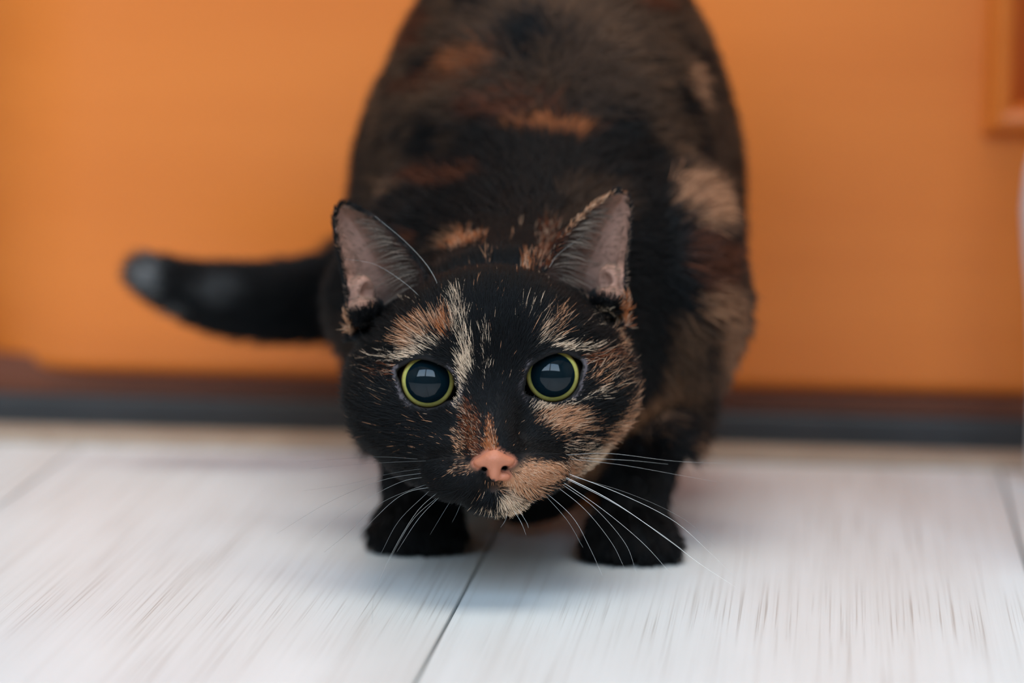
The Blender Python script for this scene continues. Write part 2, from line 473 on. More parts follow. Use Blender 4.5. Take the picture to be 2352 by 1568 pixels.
WHISKERS = [
    ([(-26.9, -12.0, -27.2), (-42.3, -8.0, -25.9), (-68.6, -4.0, -26.6)], 0.07, 0.35),
    ([(-23.8, -13.0, -28.0), (-42.4, -8.5, -28.1), (-64.9, -4.0, -29.1)], 0.07, 0.35),
    ([(-23.2, -13.0, -30.5), (-36.4, -10.7, -31.9), (-52.0, -8.3, -35.1), (-67.5, -6.0, -36.7)], 0.06, 0.35),
    ([(-23.3, -14.0, -32.0), (-39.6, -12.7, -34.1), (-58.4, -11.3, -40.9), (-77.5, -10.0, -51.2)], 0.1, 0.4),
    ([(-20.2, -15.0, -33.4), (-33.4, -14.0, -35.1), (-52.4, -13.0, -44.3), (-65.2, -12.0, -53.3)], 0.1, 0.5),
    ([(-21.1, -15.0, -35.2), (-39.9, -15.3, -41.8), (-52.8, -15.7, -52.3), (-60.8, -16.0, -58.2)], 0.09, 0.4),
    ([(-19.3, -16.0, -36.8), (-32.1, -17.3, -39.1), (-43.3, -18.7, -47.8), (-49.8, -20.0, -54.9)], 0.1, 0.6),
    ([(-22.8, -15.0, -38.2), (-34.0, -19.5, -48.2), (-40.7, -24.0, -59.1)], 0.09, 0.5),
    ([(-18.9, -16.0, -38.1), (-27.7, -23.0, -45.4), (-36.9, -30.0, -59.2), (-43.2, -37.0, -72.6), (-44.2, -44.0, -82.1)], 0.1, 0.6),
    ([(-19.8, -14.0, -40.4), (-29.4, -20.0, -48.4), (-38.6, -26.0, -62.7)], 0.09, 0.6),
    ([(-18.5, -15.0, -39.7), (-27.1, -18.5, -47.8), (-35.3, -22.0, -59.0)], 0.09, 0.7),
    ([(-15.2, -15.0, -41.4), (-19.3, -16.5, -47.4), (-23.5, -18.0, -53.7)], 0.06, 0.5),
    ([(-11.8, -16.0, -42.3), (-13.9, -17.0, -46.8), (-15.6, -18.0, -49.8)], 0.06, 0.5),
    ([(25.6, -10.0, -28.2), (41.1, -7.3, -28.5), (64.1, -4.7, -32.3), (84.1, -2.0, -34.1)], 0.08, 0.7),
    ([(30.2, -8.0, -29.5), (48.7, -4.0, -31.4), (61.7, 0.0, -33.4)], 0.08, 0.7),
    ([(27.1, -10.0, -29.7), (45.5, -8.0, -32.8), (65.4, -6.0, -37.3), (80.7, -4.0, -40.8)], 0.08, 0.6),
    ([(20.7, -14.0, -33.7), (40.3, -15.5, -44.7), (59.8, -17.0, -59.5), (70.2, -18.5, -68.1), (82.2, -20.0, -76.7)], 0.14, 1.0),
    ([(21.0, -14.0, -34.3), (40.3, -15.3, -45.1), (55.3, -16.7, -55.7), (64.2, -18.0, -62.8)], 0.1, 0.9),
    ([(23.8, -13.0, -33.9), (43.5, -13.8, -42.5), (61.6, -14.5, -52.6), (73.5, -15.2, -63.9), (82.3, -16.0, -73.3)], 0.12, 0.95),
    ([(21.4, -14.0, -35.8), (37.1, -16.7, -47.6), (50.5, -19.3, -59.8), (59.3, -22.0, -70.3)], 0.11, 0.9),
    ([(21.4, -14.0, -36.8), (34.1, -17.3, -46.7), (44.3, -20.7, -59.5), (47.7, -24.0, -69.7)], 0.09, 0.8),
    ([(19.8, -15.0, -37.5), (30.9, -18.0, -47.3), (39.7, -21.0, -59.3), (43.9, -24.0, -68.8)], 0.09, 0.8),
    ([(15.1, -16.0, -38.6), (26.2, -19.3, -49.4), (31.9, -22.7, -60.5), (35.8, -26.0, -70.3)], 0.09, 0.8),
    ([(15.8, -15.0, -40.0), (24.6, -18.5, -50.9), (29.6, -22.0, -60.4)], 0.07, 0.7),
    ([(6.2, -18.0, -46.7), (8.5, -19.0, -50.9), (10.0, -20.0, -55.2)], 0.08, 0.95),
    ([(7.8, -18.0, -46.3), (10.4, -18.5, -51.0), (11.0, -19.0, -53.1)], 0.07, 0.9),
    ([(3.9, -18.0, -46.9), (3.0, -18.5, -49.9), (1.3, -19.0, -52.2)], 0.06, 0.8),
    ([(25.3, -12.0, -35.2), (46.6, -12.0, -42.6), (64.7, -12.0, -51.9), (76.6, -12.0, -62.5)], 0.07, 0.5),
    ([(-14.8, -2.0, 27.4), (-19.3, 2.7, 38.9), (-27.3, 7.3, 49.2), (-38.7, 12.0, 59.9)], 0.075, 0.9),
    ([(-20.6, 0.0, 26.6), (-28.7, 3.3, 35.0), (-39.2, 6.7, 42.3), (-50.2, 10.0, 45.0)], 0.06, 0.8),
    ([(22.8, 8.0, 38.5), (26.5, 12.0, 43.3), (36.1, 16.0, 49.8)], 0.06, 0.7),
]

rng = np.random.default_rng(7)

def nrm(v):
    return v / np.maximum(np.linalg.norm(v, axis=-1, keepdims=True), 1e-9)

def smin(a, b, k):
    h = np.maximum(k - np.abs(a - b), 0.0) / k
    return np.minimum(a, b) - h * h * k * 0.25

def smax(a, b, k):
    return -smin(-a, -b, k)

def sstep(a, b, x):
    t = np.clip((x - a) / (b - a), 0, 1)
    return t * t * (3 - 2 * t)

def ell(p, c, r):
    q = p - np.array(c, np.float32)
    r = np.array(r, np.float32)
    k0 = np.sqrt(((q / r) ** 2).sum(-1))
    k1 = np.sqrt(((q / (r * r)) ** 2).sum(-1))
    return k0 * (k0 - 1.0) / np.maximum(k1, 1e-6)

def rcone(p, a, b, ra, rb):
    a = np.array(a, np.float32); b = np.array(b, np.float32)
    ab = b - a
    t = np.clip(((p - a) @ ab) / float(ab @ ab), 0, 1)
    d = np.sqrt(((p - a - t[..., None] * ab) ** 2).sum(-1))
    return d - (ra + (rb - ra) * t)

def poly2(u, w, poly):
    P = np.array(poly, np.float32)
    d = np.full(u.shape, 1e9, np.float32)
    s = np.ones(u.shape, np.float32)
    n = len(P)
    for i in range(n):
        a, b = P[i], P[i - 1]
        e = b - a
        wu, ww = u - a[0], w - a[1]
        t = np.clip((wu * e[0] + ww * e[1]) / float(e @ e), 0, 1)
        d = np.minimum(d, (wu - e[0] * t) ** 2 + (ww - e[1] * t) ** 2)
        c1, c2, c3 = w >= a[1], w < b[1], e[0] * ww > e[1] * wu
        flip = (c1 & c2 & c3) | (~c1 & ~c2 & ~c3)
        s = np.where(flip, -s, s)
    return s * np.sqrt(d)

# value noise
_perm = rng.random(4096).astype(np.float32)
def vnoise(p, scale, seed=0):
    q = p * scale + seed * 17.31
    i = np.floor(q).astype(np.int64)
    fr_ = (q - i).astype(np.float32)
    fr_ = fr_ * fr_ * (3 - 2 * fr_)
    out = np.zeros(len(p), np.float32)
    for dx in (0, 1):
        for dy in (0, 1):
            for dz in (0, 1):
                hsh = ((i[:, 0] + dx) * 73856093 ^ (i[:, 1] + dy) * 19349663 ^ (i[:, 2] + dz) * 83492791) & 4095
                wgt = (fr_[:, 0] if dx else 1 - fr_[:, 0]) * (fr_[:, 1] if dy else 1 - fr_[:, 1]) * (fr_[:, 2] if dz else 1 - fr_[:, 2])
                out += wgt * _perm[hsh]
    return out
def fbm(p, scale, octaves=3, seed=0):
    o, a, s = 0.0, 1.0, 0.0
    for k in range(octaves):
        o = o + a * vnoise(p, scale * 2 ** k, seed + k); s += a; a *= 0.5
    return o / s

# head frame: origin between the eyes, x to the image right, y backwards, z up the face
HEAD_O = np.array([-7.54, -80.0, 79.2], np.float32)
HEAD_R = np.array([[0.99822344, 0.01363339, 0.05800078], [-0.00574793, 0.9909638, -0.1340064], [-0.05930363, 0.13343495, 0.98928166]], np.float32)
def to_head(p):
    return (p - HEAD_O) @ HEAD_R.T
def from_head(q):
    return np.asarray(q, np.float32) @ HEAD_R + HEAD_O
def vec_from_head(q):
    return np.asarray(q, np.float32) @ HEAD_R

EYE_X, EYE_Y, EYE_R = 22.1, 1.5, 11.0
def eye_open(u, w):
    """signed distance (mm) to the lid opening, s runs from the outer to the inner corner"""
    s = EYE_X - np.abs(u)
    d = np.sqrt(s * s + w * w) - 9.55
    d = smax(d, (w - 8.2 + 0.10 * s), 4.0)
    d = smax(d, (0.55 * s + 0.83 * w - 7.6), 4.0)
    inner = np.sqrt((s - 8.3) ** 2 + (w + 4.9) ** 2) - 1.7
    outer = np.sqrt((s + 9.0) ** 2 + (w - 3.2) ** 2) - 1.5
    return smin(smin(d, inner, 3.0), outer, 3.0)

EAR = [(50.3, 16), (50.7, 34), (51.9, 42), (53.6, 51), (54.2, 58.5), (53.4, 63.2), (51.0, 65.6), (47.2, 65.0), (39.8, 61.0), (32.6, 54.8),
       (26.6, 47.6), (22.2, 40.5), (18.8, 34), (20, 22), (35, 14)]
def ear_depth(u, w, d2):
    q = np.maximum(-d2, 0.0)
    base_f = 1.0 + 0.5 * sstep(55, 28, w)
    bowl = 15.0 * base_f * (1 - np.exp(-q / 8.0))
    lat = 6.0 * sstep(22, 52, u)
    return 19.0 + 0.10 * (w - 30) + lat + bowl, 15.0 / 8.0 * base_f * np.exp(-q / 8.0)
EAR_T = 1.05
def ear_parts(h):
    u = np.abs(h[:, 0]); w = h[:, 2]; y = h[:, 1]
    d2 = poly2(u, w, EAR)
    g, gr = ear_depth(u, w, d2)
    return u, w, y, d2, g, gr

def nostril_sdf(h):
    a = h.copy(); a[:, 0] = np.abs(a[:, 0])
    c = rcone(a, (2.6, -29.3, -34.4), (3.7, -28.6, -32.4), 0.55, 1.15)
    c = smin(c, rcone(a, (3.7, -28.6, -32.4), (6.9, -26.2, -31.0), 1.15, 0.45), 0.4)
    return smin(c, rcone(a, (3.8, -28.4, -32.2), (3.2, -22.0, -30.8), 1.05, 0.8), 0.4)

def nose_sdf(h):
    d = ell(h, (0, -25.9, -28.3), (4.5, 3.9, 3.1))
    a = h.copy(); a[:, 0] = np.abs(a[:, 0])
    d = smin(d, ell(a, (4.5, -24.6, -29.2), (2.7, 3.0, 1.7)), 2.2)
    d = smin(d, ell(h, (0, -25.9, -32.4), (2.1, 2.9, 3.6)), 1.8)
    d = smin(d, ell(h, (2.9, -24.6, -34.4), (2.5, 2.2, 1.4)), 1.0)
    d = smin(d, rcone(h, (0, -25.0, -26.0), (0, -23.2, -23.0), 2.2, 1.3), 2.5)
    d = smax(d, -nostril_sdf(h), 0.35)
    slit = rcone(h, (0, -29.0, -32.6), (0, -28.4, -37.5), 0.32, 0.5)
    return smax(d, -slit, 0.3)

def head_sdf(h):
    a = h.copy(); a[:, 0] = np.abs(a[:, 0])
    d = ell(h, (0, 32, 5.5), (44.5, 46, 34))
    d = smin(d, ell(a, (21, 19, -6), (27.5, 28, 26)), 12)
    d = smin(d, ell(h, (0, 6, 14), (27, 17, 20)), 10)
    d = smin(d, ell(h, (0, 12, -24.5), (33.5, 28, 17)), 10)
    d = smin(d, ell(a, (20, 3, 11.5), (12, 7.5, 5.0)), 6)
    d = smin(d, rcone(h, (0, -3, 8), (0, -19.5, -20.5), 9.0, 6.8), 8)
    d = smin(d, ell(a, (10.5, -12, -33), (14.5, 12.5, 9.2)), 5)
    d = smin(d, ell(h, (0, -19.5, -27), (8, 8, 7)), 5)
    d = smin(d, ell(h, (0.5, -11.5, -41.0), (11, 9, 6.3)), 2.5)
    # eyelids
    e = a - np.array([EYE_X, EYE_Y, 0], np.float32)
    de = np.sqrt((e ** 2).sum(-1))
    d = smin(d, de - 12.3, 5)
    op = eye_open(h[:, 0], h[:, 2])
    front = h[:, 1] - 1.0
    d = smax(d, -np.maximum(op, front), 0.8)
    d = np.maximum(d, -(de - EYE_R - 0.02))
    # ears
    m = (h[:, 2] > 6) & (np.abs(h[:, 0]) > 8) & (h[:, 1] > -5)
    if m.any():
        hm = h[m]
        u, w, y, d2, g, gr = ear_parts(hm)
        sl = np.sqrt(1 + gr * gr)
        cav = np.maximum(np.maximum((y - (g - EAR_T)) / sl, d2 + 1.6), (30.5 - w) * 0.9 - 0.24 * (u - 36))
        dm = smax(d[m], -cav, 4.0)
        shell = smax(np.abs(y - g) / sl - EAR_T, d2, 1.2)
        dm = smin(dm, shell, 4.0)
        fm = hm.copy(); fm[:, 0] = u
        dm = smin(dm, smax(ell(fm, (45.0, 27.5, 33.5), (4.6, 5.0, 5.8)), -ell(fm, (41.5, 23.0, 32.5), (4.0, 4.4, 4.6)), 1.5), 2.5)
        dm = smin(dm, ell(fm, (43.5, 22.5, 26.0), (6.5, 6.5, 4.6)), 3.0)
        d[m] = dm
    # nostrils and the line below the nose leather
    d = smax(d, -nostril_sdf(h), 0.5)
    d = smax(d, -rcone(h, (0, -27.5, -34), (0, -23, -41), 0.5, 0.7), 1.0)
    return d

_tk = np.array([(17, 205, 178, 22), (4, 224, 140, 19), (-24, 226, 102, 17.5), (-60, 214, 80, 16.5), (-92, 204, 73.5, 15.2), (-120, 200, 74, 13.2),
                (-141, 198, 79, 9.6), (-152, 197, 83.5, 6.8)], float)
_tt = np.linspace(0, len(_tk) - 1, 22)
def _cr(P, s):
    i = min(int(s), len(P) - 2); f_ = s - i
    p0, p1, p2, p3 = P[max(i - 1, 0)], P[i], P[i + 1], P[min(i + 2, len(P) - 1)]
    return 0.5 * (2 * p1 + (p2 - p0) * f_ + (2 * p0 - 5 * p1 + 4 * p2 - p3) * f_ ** 2 + (-p0 + 3 * p1 - 3 * p2 + p3) * f_ ** 3)
TAIL = [(tuple(q[:3]), float(q[3])) for q in (_cr(_tk, s) for s in _tt)]
def body_sdf(p):
    d = ell(p, (16, 135, 145), (69, 88, 88))
    d = smin(d, ell(p, (17, 62, 108), (62, 58, 42)), 30)
    d = smin(d, ell(p, (12, 45, 82), (58, 44, 36)), 25)
    d = smin(d, ell(p, (64, 52, 100), (21, 38, 42)), 12)
    d = smin(d, ell(p, (-35, 52, 98), (21, 38, 40)), 12)
    d = smin(d, rcone(p, (-5, -40, 86), (8, 40, 104), 33, 42), 22)
    d = smin(d, rcone(p, (4, -28, 62), (12, 30, 70), 26, 34), 20)
    d = smin(d, ell(p, (10, 78, 50), (36, 62, 34)), 20)
    d = smin(d, ell(p, (6, 46, 39), (27, 38, 31)), 16)
    # front legs: shoulder > elbow > wrist > paw
    for sx, cx, py in ((1, 46.2, -17.5), (-1, -35.0, -3.2)):
        x_e = 59.0 if sx > 0 else -40.0
        d = smin(d, rcone(p, (x_e + sx * 4, 56, 88), (x_e, 52, 52), 24, 15), 12)
        d = smin(d, rcone(p, (x_e, 52, 52), (cx + sx * 2.0, py + 29, 22), 14.5, 9.5), 8)
        d = smin(d, rcone(p, (cx + sx * 2.0, py + 29, 24), (cx + sx * 1.0, py + 22, 12), 9.5, 11), 5)
        d = smin(d, ell(p, (cx, py + 19, 10.5), (15.5, 17, 10.8)), 5)
        for k, (tx, ty, tr) in enumerate(((-11.2, 12.0, 6.3), (-4.2, 8.2, 6.9), (4.2, 8.2, 6.9), (11.2, 12.0, 6.3))):
            d = smin(d, ell(p, (cx + tx, py + ty, 6.6), (tr, 8.2, 6.8)), 1.8)
    # hind legs
    for sx, cx in ((1, 50.0), (-1, -24.0)):
        d = smin(d, ell(p, (cx + sx * 14, 150, 110), (27, 50, 62)), 16)
        d = smin(d, rcone(p, (cx + sx * 12, 138, 62), (cx + sx * 2, 182, 42), 22, 12), 12)
        d = smin(d, rcone(p, (cx + sx * 2, 182, 42), (cx, 150, 13), 11, 11), 6)
        d = smin(d, ell(p, (cx, 132, 11), (16, 28, 11)), 6)
    # tail
    m = (p[:, 1] > 150) & (p[:, 0] < 50)
    if m.any():
        pm = p[m]; t = None
        for (a, ra), (b, rb) in zip(TAIL[:-1], TAIL[1:]):
            q = rcone(pm, a, b, ra, rb)
            t = q if t is None else np.minimum(t, q)
        d[m] = smin(d[m], t, 14)
    return smax(d, -p[:, 2] + 0.3, 1.5)     # flat soles on the floor

def field(p):
    d = body_sdf(p)
    m = ((p - from_head([[0, 28, 8]])[0]) ** 2).sum(-1) < 100.0 ** 2
    if m.any():
        dh = head_sdf(to_head(p[m]))
        hy = to_head(p[m])[:, 1]
        d[m] = smin(d[m] + 60.0 * sstep(22, 2, hy), dh, 9.0)
    return d

def grad(p, e=0.35):
    k = np.array([[1, -1, -1], [-1, -1, 1], [-1, 1, -1], [1, 1, 1]], np.float32)
    g = np.zeros_like(p)
    for row in k:
        g += row * field(p + row * e)[:, None]
    return g / (4 * e)

def surface_nets(f, xs, ys, zs):
    nx, ny, nz = len(xs), len(ys), len(zs)
    V = np.empty((nx, ny, nz), np.float32)
    B = 4
    ci, cj, ck = (np.unique(np.append(np.arange(0, n_, B), n_ - 1)) for n_ in (nx, ny, nz))
    PC = np.stack(np.meshgrid(xs[ci], ys[cj], zs[ck], indexing='ij'), -1)
    VC = f(PC.reshape(-1, 3).astype(np.float32)).reshape(PC.shape[:3])
    near = lambda n_, c_: np.minimum(np.searchsorted(c_, np.arange(n_), side='right') - 1, len(c_) - 2)
    bi, bj, bk = near(nx, ci), near(ny, cj), near(nz, ck)
    lo = np.full(tuple(q - 1 for q in VC.shape), 1e9, np.float32)
    for a in (0, 1):
        for b_ in (0, 1):
            for c in (0, 1):
                lo = np.minimum(lo, np.abs(VC[a:VC.shape[0] - 1 + a, b_:VC.shape[1] - 1 + b_, c:VC.shape[2] - 1 + c]))
    dg = np.sqrt(np.diff(xs[ci])[:, None, None] ** 2 + np.diff(ys[cj])[None, :, None] ** 2 + np.diff(zs[ck])[None, None, :] ** 2)
    blk = lo < dg * 0.9 + 1.5
    V[:] = VC[np.ix_(bi, bj, bk)]
    mask = blk[np.ix_(bi, bj, bk)]
    I, J, K = np.nonzero(mask)
    for c0 in range(0, len(I), 400000):
        sl = slice(c0, c0 + 400000)
        V[I[sl], J[sl], K[sl]] = f(np.stack([xs[I[sl]], ys[J[sl]], zs[K[sl]]], -1))
    S = V < 0
    cnt = np.zeros((nx - 1, ny - 1, nz - 1), np.uint8)
    for a in (0, 1):
        for b in (0, 1):
            for c in (0, 1):
                cnt += S[a:nx - 1 + a, b:ny - 1 + b, c:nz - 1 + c]
    act = (cnt > 0) & (cnt < 8)
    I, J, K = np.nonzero(act)
    idx = np.full(act.shape, -1, np.int64)
    idx[I, J, K] = np.arange(len(I))
    acc = np.zeros((len(I), 3)); n = np.zeros(len(I))
    corners = [(a, b, c) for a in (0, 1) for b in (0, 1) for c in (0, 1)]
    for c0 in corners:
        for ax in range(3):
            if c0[ax]:
                continue
            c1 = list(c0); c1[ax] = 1
            v0 = V[I + c0[0], J + c0[1], K + c0[2]]; v1 = V[I + c1[0], J + c1[1], K + c1[2]]
            m = (v0 < 0) != (v1 < 0)
            t = np.where(m, v0 / np.where(m, v0 - v1, 1), 0)
            p0 = np.stack([xs[I + c0[0]], ys[J + c0[1]], zs[K + c0[2]]], -1)
            p1 = np.stack([xs[I + c1[0]], ys[J + c1[1]], zs[K + c1[2]]], -1)
            acc[m] += (p0 + (p1 - p0) * t[:, None])[m]; n[m] += 1
    verts = (acc / n[:, None]).astype(np.float32)
    faces = []
    def quads(ax):
        sl0 = [slice(None)] * 3; sl1 = [slice(None)] * 3
        sl0[ax] = slice(0, -1); sl1[ax] = slice(1, None)
        s0, s1 = S[tuple(sl0)], S[tuple(sl1)]
        e = np.argwhere(s0 != s1)
        o = [k for k in range(3) if k != ax]
        ok = (e[:, o[0]] > 0) & (e[:, o[1]] > 0) & (e[:, o[0]] < act.shape[o[0]]) & (e[:, o[1]] < act.shape[o[1]])
        e = e[ok]
        out = []
        for da, db in ((-1, -1), (0, -1), (0, 0), (-1, 0)):
            q = e.copy(); q[:, o[0]] += da; q[:, o[1]] += db
            out.append(idx[q[:, 0], q[:, 1], q[:, 2]])
        Q = np.stack(out, -1)
        ins = s0[e[:, 0], e[:, 1], e[:, 2]]
        flip = ins if ax != 1 else ~ins
        Q[~flip] = Q[~flip][:, ::-1]
        return Q
    faces = np.concatenate([quads(a) for a in range(3)])
    return verts, faces

def axis(segs):
    out = []
    for a, b, st in segs:
        n = max(1, int(round((b - a) / st)))
        out.append(np.linspace(a, b, n, endpoint=False))
    return np.concatenate(out + [np.array([segs[-1][1]])]).astype(np.float32)

gx = axis([(-176, -66, 3.5), (-66, 54, 0.95), (54, 108, 3.0)])
gy = axis([(-118, -22, 0.95), (-22, 30, 2.2), (30, 258, 4.0)])
gz = axis([(-3, 28, 1.6), (28, 152, 0.95), (152, 246, 3.6)])
V, Fq = surface_nets(field, gx, gy, gz)
for _ in range(2):
    g = grad(V)
    V = V - (g * (field(V) / np.maximum((g * g).sum(-1), 0.15))[:, None]).clip(-1.5, 1.5)
V = V.astype(np.float32)
VN = nrm(grad(V))

# ---- coat colours
PAL = {'k': lin(9, 9, 10), 'c': lin(226, 196, 166), 't': lin(196, 140, 102), 'o': lin(170, 98, 54), 'r': lin(118, 62, 34), 'b': lin(128, 92, 66), 'g': lin(150, 148, 146)}
PAL = {k: np.array(v, np.float32) for k, v in PAL.items()}

def patches(u, w, lst, noise, edge=(1.4, 0.45)):
    """(prob, colour) of light hair from soft-edged patches"""
    prob = np.zeros(len(u), np.float32)
    colr = np.tile(PAL['t'], (len(u), 1))
    wsum = np.full(len(u), 1e-4, np.float32)
    csum = colr * 1e-4
    for cx, cw, rx, ry, an, p, key in lst:
        a = math.radians(an)
        du, dw = u - cx, w - cw
        s = (du * math.cos(a) + dw * math.sin(a)) / rx
        t = (-du * math.sin(a) + dw * math.cos(a)) / ry
        r = np.sqrt(s * s + t * t) + noise
        k = sstep(edge[0], edge[1], r) * p
        prob = np.maximum(prob, k)
        k2 = k ** 1.5 if key in 'cto' else k * 1.0
        csum = csum + k2[:, None] * PAL[key]; wsum = wsum + k2
    return prob, csum / wsum[:, None]

def coat(p):
    """probability and colour of light hairs at surface points"""
    h = to_head(p)
    wob = (fbm(p, 0.16, 3, 3) - 0.5) * 0.9
    warp = (fbm(p, 0.06, 2, 9) - 0.5) * 3.0
    pf, cf = patches(h[:, 0] + warp, h[:, 2] + warp * 0.6, FACE_PATCHES, wob)
    kf, _ = patches(h[:, 0], h[:, 2], FACE_BLACK, wob * 0.6)
    pf = pf * (1 - kf)
    pf = np.maximum(pf, 0.003)
    wob2 = (fbm(p, 0.06, 3, 5) - 0.5) * 1.3
    warp2 = (fbm(p, 0.02, 2, 11) - 0.5) * 16
    pb, cb = patches(p[:, 0] + warp2, p[:, 2] + warp2 * 0.5, COAT_PATCHES, wob2, (1.25, 0.75))
    mott = sstep(0.47, 0.60, fbm(p * np.array([1, 0.7, 1], np.float32), 0.055, 3, 21)) * 0.34
    mott = np.maximum(mott, sstep(0.50, 0.64, fbm(p, 0.12, 2, 27)) * 0.32)
    nape = np.exp(-((p[:, 0] - 14) / 42) ** 2 - ((p[:, 2] - 128) / 28) ** 2) * sstep(125, 80, p[:, 1])
    mott = mott * (1 - np.minimum(nape * 2.2, 1)) * sstep(38, 66, p[:, 2]) * sstep(-70, -40, p[:, 0]) * sstep(10, 45, p[:, 1])
    mc = np.tile(PAL['b'], (len(p), 1))
    cb = np.where((mott > pb)[:, None], mc, cb)
    pb = np.maximum(np.maximum(pb * sstep(28, 36, p[:, 2]), mott), 0.0)
    # tail: black with grey patches near the tip
    tailm = sstep(-66, -76, p[:, 0])
    pt, ct = patches(p[:, 0], p[:, 2], [(-149, 83, 6, 6, 0, 0.75, 'g'), (-118, 78, 10, 6, 0, 0.18, 'g'), (-136, 68, 6, 4, 0, 0.25, 'g')], wob2 * 0.3)
    pb = pb * (1 - tailm) + pt * tailm
    cb = np.where((tailm > 0.5)[:, None], ct, cb)
    t = sstep(66, 44, h[:, 1]) * (np.abs(h[:, 0]) < 70) * (h[:, 2] > -56)
    prob = pb * (1 - t) + pf * t
    col = np.where((t > 0.5)[:, None], cf, cb)
    return prob, col, h, t

def regions(p, h):
    """bare-skin masks on the head"""
    u, w, y, d2, g, gr = ear_parts(h)
    ear = (w > 22) & (d2 < 1.5) & (y > 12)
    inner = ear & (y < g - 0.15) & (d2 < -0.9) & (w > 29 - 0.26 * (u - 36)) & (y > 14 + 0.0 * w)
    op = eye_open(h[:, 0], h[:, 2])
    op = np.where((h[:, 1] < 16) & (np.abs(h[:, 2]) < 22), op, 50.0)
    ns = np.where((h[:, 1] < 0) & (np.abs(h[:, 0]) < 14), nose_sdf(h), 50.0)
    return ear, inner, d2, op, ns, u, w

prob, colr, Hh_, headw = coat(V)
ear, inner, d2, op, ns, eu, ew = regions(V, Hh_)
base_c = PAL['k'] * (1 - prob[:, None] * 0.8) + colr * prob[:, None] * 0.8
pink = np.array(lin(164, 122, 104), np.float32); pink_shade = np.array(lin(60, 43, 39), np.float32)
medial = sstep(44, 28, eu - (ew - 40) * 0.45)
ic = pink * (1 - 0.9 * medial[:, None]) + pink_shade * 0.9 * medial[:, None]  # shade in the ear's inner, lower hollow painted into the skin colour
low_shade = sstep(40, 30, ew) * sstep(44, 36, eu)
ic = ic * (1 - 0.75 * low_shade[:, None])
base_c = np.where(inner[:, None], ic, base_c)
lid = np.where((Hh_[:, 1] < 16), sstep(2.8, 1.6, op), 0)
s_in = EYE_X - np.abs(Hh_[:, 0])
grey_lid = np.array(lin(92, 84, 86), np.float32)
sidew = sstep(5.0, 8.0, np.abs(s_in)) * sstep(8, 4, Hh_[:, 2])
base_c = np.where((lid > 0.5)[:, None], np.array(lin(16, 13, 13), np.float32), base_c)
gl = (op > 0.9) & (op < 3.0) & (sidew > 0.5)
base_c = np.where(gl[:, None], grey_lid, base_c)
nosem = sstep(1.2, 0.2, ns)
base_c = base_c * (1 - nosem[:, None]) + np.array(lin(182, 114, 88), np.float32) * nosem[:, None]
nm_ = (Hh_[:, 1] < -15) & (np.abs(Hh_[:, 0]) < 10)
nosd = np.where(nm_, sstep(0.7, 0.1, nostril_sdf(Hh_)), 0.0)  # dark nostril skin, with the hollow's shade painted in
base_c = base_c * (1 - nosd[:, None]) + np.array(lin(20, 14, 13), np.float32) * nosd[:, None]

cat_me = np_mesh('cat_body', V / 1000.0, Fq)
att = cat_me.attributes.new('coat_colour', 'FLOAT_COLOR', 'POINT')
att.data.foreach_set('color', np.concatenate([base_c, np.ones((len(V), 1))], 1).astype(np.float32).ravel())
m_skin = mat('cat_skin', (0.02, 0.02, 0.02), 0.65)
n, l, b = nodes_of(m_skin)
an = n.new('ShaderNodeAttribute'); an.attribute_name = 'coat_colour'
l.new(an.outputs['Color'], b.inputs['Base Color'])
b.inputs['Specular IOR Level'].default_value = 0.25
cat = link('cat', cat_me, m_skin)
cat.rotation_euler = (0, 0, VIEW_YAW)
tag(cat, 'crouching tortoiseshell cat with round dark eyes and pink nose staring ahead', 'cat')

# ---- nose leather
def nose_field(p):
    return nose_sdf(to_head(p))
nc = from_head([[0, -26, -28]])[0]
nv, nf = surface_nets(nose_field, np.arange(nc[0] - 12, nc[0] + 12, 0.4, dtype=np.float32), np.arange(nc[1] - 9, nc[1] + 10, 0.4, dtype=np.float32),
                      np.arange(nc[2] - 11, nc[2] + 11, 0.4, dtype=np.float32))
nose_me = np_mesh('nose', nv / 1000, nf)
nh = to_head(nv)
blk = sstep(0.0, 0.8, -nh[:, 0] - 1.9) * sstep(-31.6, -32.4, nh[:, 2])
blk = np.maximum(blk, sstep(0.7, 0.1, nostril_sdf(nh)) * 0.9)  # same nostril darkness and shade painted on the leather
blk = np.maximum(blk, sstep(0.4, -0.2, nh[:, 0]) * sstep(-34.6, -35.6, nh[:, 2]))
ncol = np.array(lin(194, 120, 88), np.float32) * (1 - blk[:, None]) + np.array(lin(22, 18, 18), np.float32) * blk[:, None]
att = nose_me.attributes.new('coat_colour', 'FLOAT_COLOR', 'POINT')
att.data.foreach_set('color', np.concatenate([ncol, np.ones((len(nv), 1))], 1).astype(np.float32).ravel())
m_nose = mat('nose_leather', (0.6, 0.25, 0.16), 0.55)
n, l, b = nodes_of(m_nose)
an = n.new('ShaderNodeAttribute'); an.attribute_name = 'coat_colour'
l.new(an.outputs['Color'], b.inputs['Base Color'])
tx = n.new('ShaderNodeTexVoronoi'); tx.inputs['Scale'].default_value = 1400
tcn = n.new('ShaderNodeTexCoord'); l.new(tcn.outputs['Object'], tx.inputs['Vector'])
bp = n.new('ShaderNodeBump'); bp.inputs['Strength'].default_value = 0.25; bp.inputs['Distance'].default_value = 0.0003
l.new(tx.outputs['Distance'], bp.inputs['Height']); l.new(bp.outputs[0], b.inputs['Normal'])
b.inputs['Subsurface Weight'].default_value = 0.15
b.inputs['Subsurface Radius'].default_value = (0.002, 0.001, 0.0006)
tag(link('nose', nose_me, m_nose, cat), 'pink nose leather, dark along one nostril')

